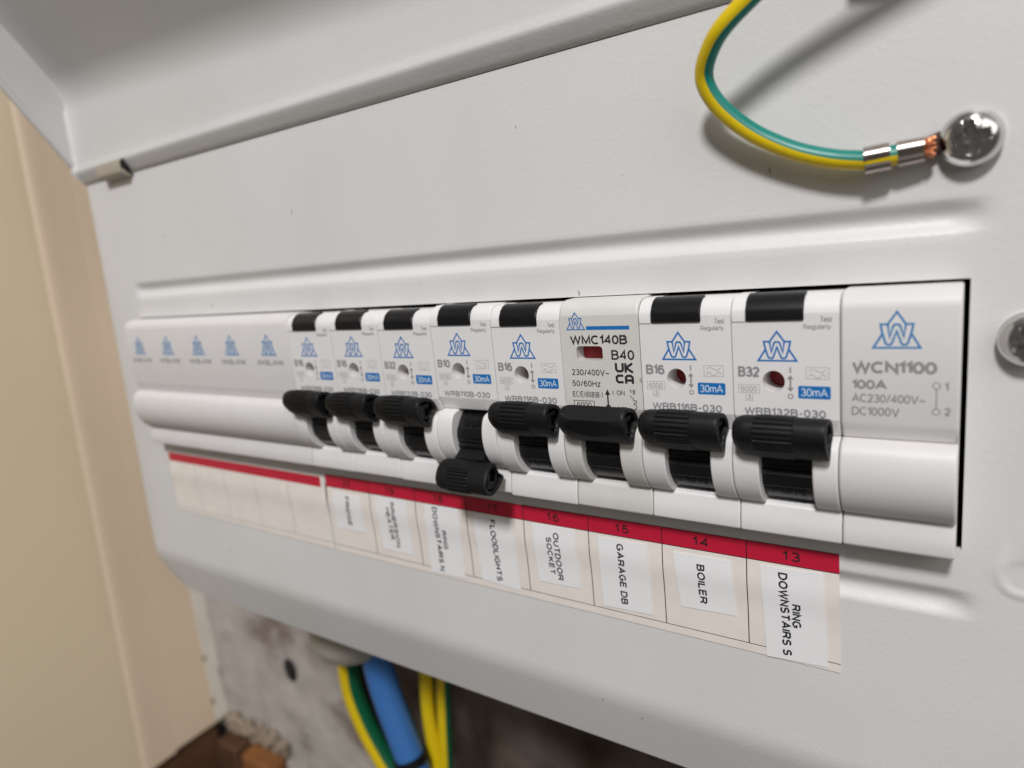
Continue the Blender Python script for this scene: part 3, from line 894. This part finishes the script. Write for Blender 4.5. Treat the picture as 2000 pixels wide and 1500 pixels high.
# ------------------------------------------------------------------ cables
def tube(mb, pts, r, seg=20, split=None, twist=(0, 0), mats=(0, 1), k=10, face=None):
    P = smooth_open(pts, k); n = len(P); rings = []
    T = [(P[min(i+1, n-1)]-P[max(i-1, 0)]).normalized() for i in range(n)]
    N = T[0].orthogonal().normalized()
    ref = Vector((0, 0, 1)) if abs(T[0].z) < .9 else Vector((1, 0, 0))
    N = (ref-T[0]*ref.dot(T[0])).normalized()
    vs = []; fs = []; ms = []
    for i in range(n):
        if face is not None:
            B = (Vector(face)-T[i]*T[i].dot(Vector(face))).normalized(); N = B.cross(T[i])
        else:
            N = (N-T[i]*N.dot(T[i])).normalized(); B = T[i].cross(N)
        tw = R(twist[0]+(twist[1]-twist[0])*i/(n-1))
        for j in range(seg):
            a = 2*math.pi*j/seg+tw
            vs.append(tuple(P[i]+(N*math.cos(a)+B*math.sin(a))*r))
    for i in range(n-1):
        for j in range(seg):
            q = (j+1) % seg
            mi = 0
            if split is not None: mi = 1 if j < seg*split else 0
            mb.add([], [], 0)
            mb.f.append((i*seg+j, i*seg+q, (i+1)*seg+q, (i+1)*seg+j)); mb.m.append(mats[mi])
    mb.v += vs
    return P
CAMV = Vector(CAMPOS)
def unproj(px, py, y):
    d = right*((px-1000)/1326.19)+down*((py-750)/1326.19)+fwd
    t = (y-CAMV.y)/d.y
    return CAMV+d*t
# reconstructed once from the photograph's wire and its shadow, then kept as plain coordinates
wp = [(1418, 45, -11.0), (1388, 94, -9.4), (1375, 142, -7.4), (1385, 180, -6.2), (1418, 221, -5.0), (1475, 262, -4.0), (1550, 294, -3.4), (1625, 310, -3.3), (1698, 314, -3.4)]
pts = [unproj(*p) for p in wp]
top = [Vector(p) for p in ((241, -14.5, 111), (232, -13.5, 106.3), (222.5, -12.6, 101.9), (216.4, -12.0, 98.9), (211.8, -11.6, 96.4))]
ew = thing('earth_wire', 'green and yellow striped earth wire looping down to the upper screw', 'wire', tuple(pts[-1]))
mb = MB()
tube(mb, top+pts, 1.54, 32, .5, (-150, -84), (0, 1), 10, (0, -1, 0))
mb.build('insulation', [YEL, GRN], ew, angle=80)
# crimp terminal
A = unproj(1692, 314, -3.4); Bp = unproj(1836, 285, -2.2)
ax = (Bp-A).normalized(); LN = (Bp-A).length
up = (Vector((0, 0, 1))-ax*ax.z).normalized(); ot = up.cross(ax).normalized()
if ot.y > 0: ot = -ot
def bsec(p, s, lobe=1.0, flat=1.0):
    out = []
    for i in range(32):
        a = 2*math.pi*i/32
        r = s*(1-.33*lobe*max(0, math.cos(a+.3))**14)      # groove on the viewer side
        out.append(tuple(p+ot*(r*math.cos(a)*flat)+up*(r*math.sin(a))))
    return out
def seclist(t0, t1, s0, s1, lobe=1, flat=1.0):
    m = MB()
    q = lambda t: A+ax*(LN*t)
    m.loft([bsec(q(t0), s0*.86, lobe, flat), bsec(q(t0), s0, lobe, flat), bsec(q((t0+t1)/2), (s0+s1)/2*1.01, lobe, flat), bsec(q(t1), s1, lobe, flat), bsec(q(t1), s1*.86, lobe, flat)])
    return m
seclist(-.03, .33, 2.15, 2.1).build('insulation_crimp', TIN, ew, angle=45)
m = MB(); tube(m, [A+ax*(LN*t) for t in (.0, .15, .3, .43)], 1.58, 24, .5, (-84, -84), (0, 1), 4, (0, -1, 0)); m.build('wire_end', [YEL, GRN], ew, angle=80)
seclist(.43, .79, 1.95, 1.85, 1, .9).build('conductor_crimp', TIN, ew, angle=45)
m2 = MB()
for i in range(16):
    a = 2.4*i; rr = 1.2*math.sqrt((i+.5)/16)
    offv = up*(rr*math.cos(a))+ot*(rr*math.sin(a))
    e = random.uniform(.89, .96); q = MB()
    tube(q, [A+ax*(LN*.42)+offv*.6, A+ax*(LN*.62)+offv*.6, A+ax*(LN*.77)+offv*.75, A+ax*(LN*.82)+offv*1.05, A+ax*(LN*e)+offv*1.25], .36, 8, None, (0, 0), (0, 0), 3)
    m2.add(q.v, q.f)
m2.build('copper_strands', COPPER, ew, angle=80)
m = MB()     # ring of the terminal under the screw head
cxs, czs = 238.2, 70.6
m.loft([[(cxs+r*math.cos(R(a)), y, czs+r*math.sin(R(a))) for a in range(0, 360, 10)] for r, y in ((3.0, -.72), (4.1, -.72), (4.1, -.08), (3.0, -.08))], 0, False, False)
tb = [A+ax*(LN*.7)+up*s for s in (-1.5, 1.5)]
m.add([tuple(tb[0]), tuple(tb[1]), (235.6, -.5, 72.6), (235.3, -.5, 68.8)], [(0, 1, 2, 3)])
m.build('terminal_ring', TIN, ew)

def cable(name, label, cat, pts, r, mats, split=None, twist=(0, 0), group=None):
    m = MB(); tube(m, pts, r, 22, split, twist, (0, 1), 8, (.3, -.9, .25))
    o = m.build(name, mats, None, angle=80, loc=tuple(pts[-1]))
    return tag(o, label, cat, group)
yb = 50
cable('earth_cable', 'green and yellow cable hanging leftmost below the box, against the blue cable', 'cable',
      [unproj(672, 1225, yb), unproj(680, 1290, yb), unproj(690, 1350, yb+1), unproj(715, 1415, yb+2), unproj(750, 1480, yb+3), unproj(800, 1560, yb+4)], 5.0, [YEL, DGRN], .5, (-112, -112), 'earth cables below the box')
bc = cable('blue_cable', 'thick blue cable hanging below the box with a black tie', 'cable',
      [unproj(728, 1225, 46), unproj(737, 1290, 46), unproj(757, 1360, 46), unproj(783, 1430, 46), unproj(806, 1490, 46), unproj(832, 1560, 46)], 6.3, BLU)
cable('earth_cable', 'green and yellow cable just right of the thick blue one, joining another', 'cable',
      [unproj(829, 1270, 56), unproj(832, 1330, 56), unproj(838, 1400, 56), unproj(850, 1470, 56), unproj(868, 1560, 56)], 3.1, [DGRN, YEL], .34, (0, 5), 'earth cables below the box')
cable('earth_cable', 'green and yellow cable hanging rightmost below the box', 'cable',
      [unproj(868, 1270, 58), unproj(866, 1330, 58), unproj(868, 1400, 58), unproj(871, 1470, 58), unproj(874, 1560, 58)], 3.1, [DGRN, YEL], .34, (62, 55), 'earth cables below the box')
cable('brown_cable', 'thin brown cable half hidden behind the blue cable', 'cable',
      [unproj(708, 1240, 62), unproj(715, 1330, 62), unproj(738, 1400, 62), unproj(775, 1480, 62), unproj(810, 1560, 62)], 4.0, BRSH)
m = MB()
q0 = unproj(803, 1482, 46); 
tdir = (unproj(832, 1560, 46)-unproj(783, 1430, 46)).normalized()
nx = tdir.orthogonal().normalized(); ny = tdir.cross(nx)
m.loft([[tuple(q0+tdir*t+(nx*math.cos(R(a))+ny*math.sin(R(a)))*rr) for a in range(0, 360, 15)] for t, rr in ((-1.8, 6.8), (-1.6, 7.5), (1.6, 7.5), (1.8, 6.8))])
tag(m.build('cable_tie', BLACK, None, loc=tuple(q0)), 'black cable tie round the thick blue cable', 'cable tie')
# grey gland where the cables leave the box
m = MB()
gc = Vector((22, 47, -67))
m.loft([[(gc.x+rr*math.cos(R(a)), gc.y+rr*math.sin(R(a)), gc.z+z) for a in range(0, 360, 15)] for z, rr in ((3.2, 19), (-26, 19), (-29, 18), (-31.5, 16.5), (-33, 15.5), (-33, 14), (-20, 14))], 0, False, False)
m.build('cable_gland', GLAND, unit, angle=40)

# ------------------------------------------------------------------ the place behind
XW = -190.0
YB = 100.0
W0, W1, H0, H1 = -420, 700, -420, 420
from mathutils import noise
def rough(x, z, a, f): return a*noise.fractal(Vector((x*f, z*f, 3.7)), 1.0, 2.0, 5)
def rough_sheet(mb, x0, x1, z0, z1, nx, nz, y, amp, f):
    vs = [(x0+(x1-x0)*i/nx, y-rough(x0+(x1-x0)*i/nx, z0+(z1-z0)*j/nz, amp, f), z0+(z1-z0)*j/nz) for j in range(nz+1) for i in range(nx+1)]
    fs = [(j*(nx+1)+i, j*(nx+1)+i+1, (j+1)*(nx+1)+i+1, (j+1)*(nx+1)+i) for j in range(nz) for i in range(nx)]
    mb.add(vs, fs)
m = MB(); rough_sheet(m, W0, W1, H0, H1, 90, 70, YB+1, 4.0, .03)
tag(m.build('wall', DKWOOD, None, angle=180), kind='structure')
# coat of plaster on the left part, broken off along its right and bottom edges
m = MB()
NX, NZ = 60, 110
vs = []; idx = {}
def inside(x, z):
    if x < -188: return z > -252+3*noise.noise(Vector((x*.1, 0, 0)))
    r = -52 + (-60-z)*.13 if z < -60 else -52
    r += 7*noise.noise(Vector((z*.045, 1.3, 0)))+3*noise.noise(Vector((z*.17, 4.1, 0)))
    b = -252 if x < -131 else -330
    b += 4*noise.noise(Vector((x*.06, 9, 0)))
    return x < r and z > b
X0p, X1p, Z0p, Z1p = -215, -10, -330, 60
cells = []
for j in range(NZ):
    for i in range(NX):
        cx, cz = X0p+(X1p-X0p)*(i+.5)/NX, Z0p+(Z1p-Z0p)*(j+.5)/NZ
        if inside(cx, cz): cells.append((i, j))
cs = set(cells)
def vid(i, j, back):
    k = (i, j, back)
    if k not in idx:
        x, z = X0p+(X1p-X0p)*i/NX, Z0p+(Z1p-Z0p)*j/NZ
        jx, jz = 1.6*noise.noise(Vector((x*.4, z*.4, 1))), 1.6*noise.noise(Vector((x*.4, z*.4, 7)))
        y = YB+2 if back else YB-4.2-rough(x, z, 1.6, .045)-rough(x, z, .7, .16)
        idx[k] = len(vs); vs.append((x+jx, y, z+jz))
    return idx[k]
fs = []
for i, j in cells:
    fs.append((vid(i, j, 0), vid(i+1, j, 0), vid(i+1, j+1, 0), vid(i, j+1, 0)))
    for di, dj, a, b in ((-1, 0, (0, 0), (0, 1)), (1, 0, (1, 0), (1, 1)), (0, -1, (0, 0), (1, 0)), (0, 1, (0, 1), (1, 1))):
        if (i+di, j+dj) not in cs:
            p, q = (i+a[0], j+a[1]), (i+b[0], j+b[1])
            fs.append((vid(*p, 0), vid(*q, 0), vid(*q, 1), vid(*p, 1)))
m.add(vs, fs)
tag(m.build('plaster_coat', PLAST, None, angle=60), kind='structure')
# drill hole in the bare plaster
def dent(px, py, rx, rz, nm='drill_hole', mt=DARK, label='dark drill hole in the bare plaster under the box'):
    p = unproj(px, py, YB-5); d = MB()
    ring = [(p.x+rx*math.cos(R(a))*(1+.15*math.sin(3*R(a))), YB-5.9, p.z+rz*math.sin(R(a))) for a in range(0, 360, 20)]
    lip = [(p.x+rx*1.35*math.cos(R(a)), YB-4.5, p.z+rz*1.3*math.sin(R(a))) for a in range(0, 360, 20)]
    d.loft([lip, ring]); o = d.build(nm, mt, None, loc=(p.x, YB, p.z)); return tag(o, label, 'hole')
dent(566, 1308, 4.0, 6.6)
# painted side board with a rounded vertical bead, and its pale cut edge
sb = thing('side_board', 'cream painted board at the left with a vertical bead', 'board', (XW, 60, 0))
m = MB()
m.box((XW-14, 47, -243), (XW, YB-11, 420)); m.build('panel', BEIGE, sb, bevel=2.0)
m = MB()
m.prism([(YB-15, -243.4), (YB-.5, -243.4), (YB-.5, 420), (YB-15, 420)], XW-10, XW+.5); m.build('cut_edge', EDGEW, sb, bevel=4, seg=4)
m = MB()
rings = []
def bead_y(z): return 41.0+ (z)*0.028
for z in (-243, -100, 0, 100, 200, 420):
    yb_ = bead_y(z); rings.append([(XW-10, yb_, z)]+[(XW+a, yb_+b, z) for a, b in ((-.4, 0), (.35, .7), (.9, 2.2), (1.1, 4.2), (1.0, 7), (.65, 11), (.3, 16), (.05, 23))]+[(XW-10, yb_+23, z)])
m.loft(rings); m.build('bead', BEIGE, sb, angle=60)
m = MB()
rings = []
for z in (-300, -100, 0, 100, 200, 420):
    yb_ = bead_y(z); rings.append([(XW+.5, yb_+1.5, z), (XW+.2, yb_-8, z), (XW-30, yb_-240, z), (XW-44, yb_-240, z), (XW-20, yb_+1.5, z)])
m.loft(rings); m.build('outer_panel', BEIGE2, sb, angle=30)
for px, py, r_ in ((402, 1284, 2.2), (421, 1366, 3.0), (398, 1246, 1.6)):
    d_ = right*((px-1000)/1326.19)+down*((py-750)/1326.19)+fwd
    t = (XW+.02-CAMV.x)/d_.x; p = CAMV+d_*t
    m = MB(); m.loft([[(XW+.02, p.y+r_*math.cos(R(a)), p.z+r_*1.5*math.sin(R(a))) for a in range(0, 360, 30)], [(XW+.3, p.y+r_*.6*math.cos(R(a)), p.z+r_*.9*math.sin(R(a))) for a in range(0, 360, 30)]])
    m.build('chip', TIMBER, sb)
# rough timber below the board, and mortar crumbs along the break
tb_ = thing('timber_ledge', 'rough brown timber below the cream board, bottom left', 'timber', (-170, 90, -260))
m = MB(); m.box((XW-30, -140, -330), (XW-2.5, YB-12, -244.5)); m.build('brown_beam', TIMBER, tb_, bevel=1.5)
m = MB(); m.box((XW-2, 84, -330), (XW+21, YB-.5, -254.5)); m.build('brown_block', TIMBER, tb_, bevel=2)
m = MB(); m.prism([(82, -330), (YB-.5, -330), (YB-.5, -256), (86, -258)], XW+23, -133); m.build('orange_block', TIMBER2, tb_, bevel=2)
cr = MB()
for i in range(150):
    t = random.random(); px, py = 446+t*115, 1404+t*52+random.gauss(0, 9)
    p = unproj(px, py, YB-6); s = random.uniform(1.0, 4.2)
    vs = [(p.x+random.gauss(0, .25)*s+s*a, p.y-random.random()*3+s*b*.7, p.z+s*c*.8+random.gauss(0, .25)*s) for a, b, c in ((-1, 0, 0), (1, 0, 0), (0, -1, 0), (0, 1, 0), (0, 0, -1), (0, 0, 1))]
    cr.add(vs, [(0, 2, 4), (2, 1, 4), (1, 3, 4), (3, 0, 4), (2, 0, 5), (1, 2, 5), (3, 1, 5), (0, 3, 5)])
tag(cr.build('mortar_crumbs', CRUMB, None, angle=180), 'crumbling mortar along the broken bottom edge of the plaster', 'rubble', kind='stuff')

# helper keys are not part of the description
for o in bpy.data.objects:
    if '_org' in o.keys(): del o['_org']
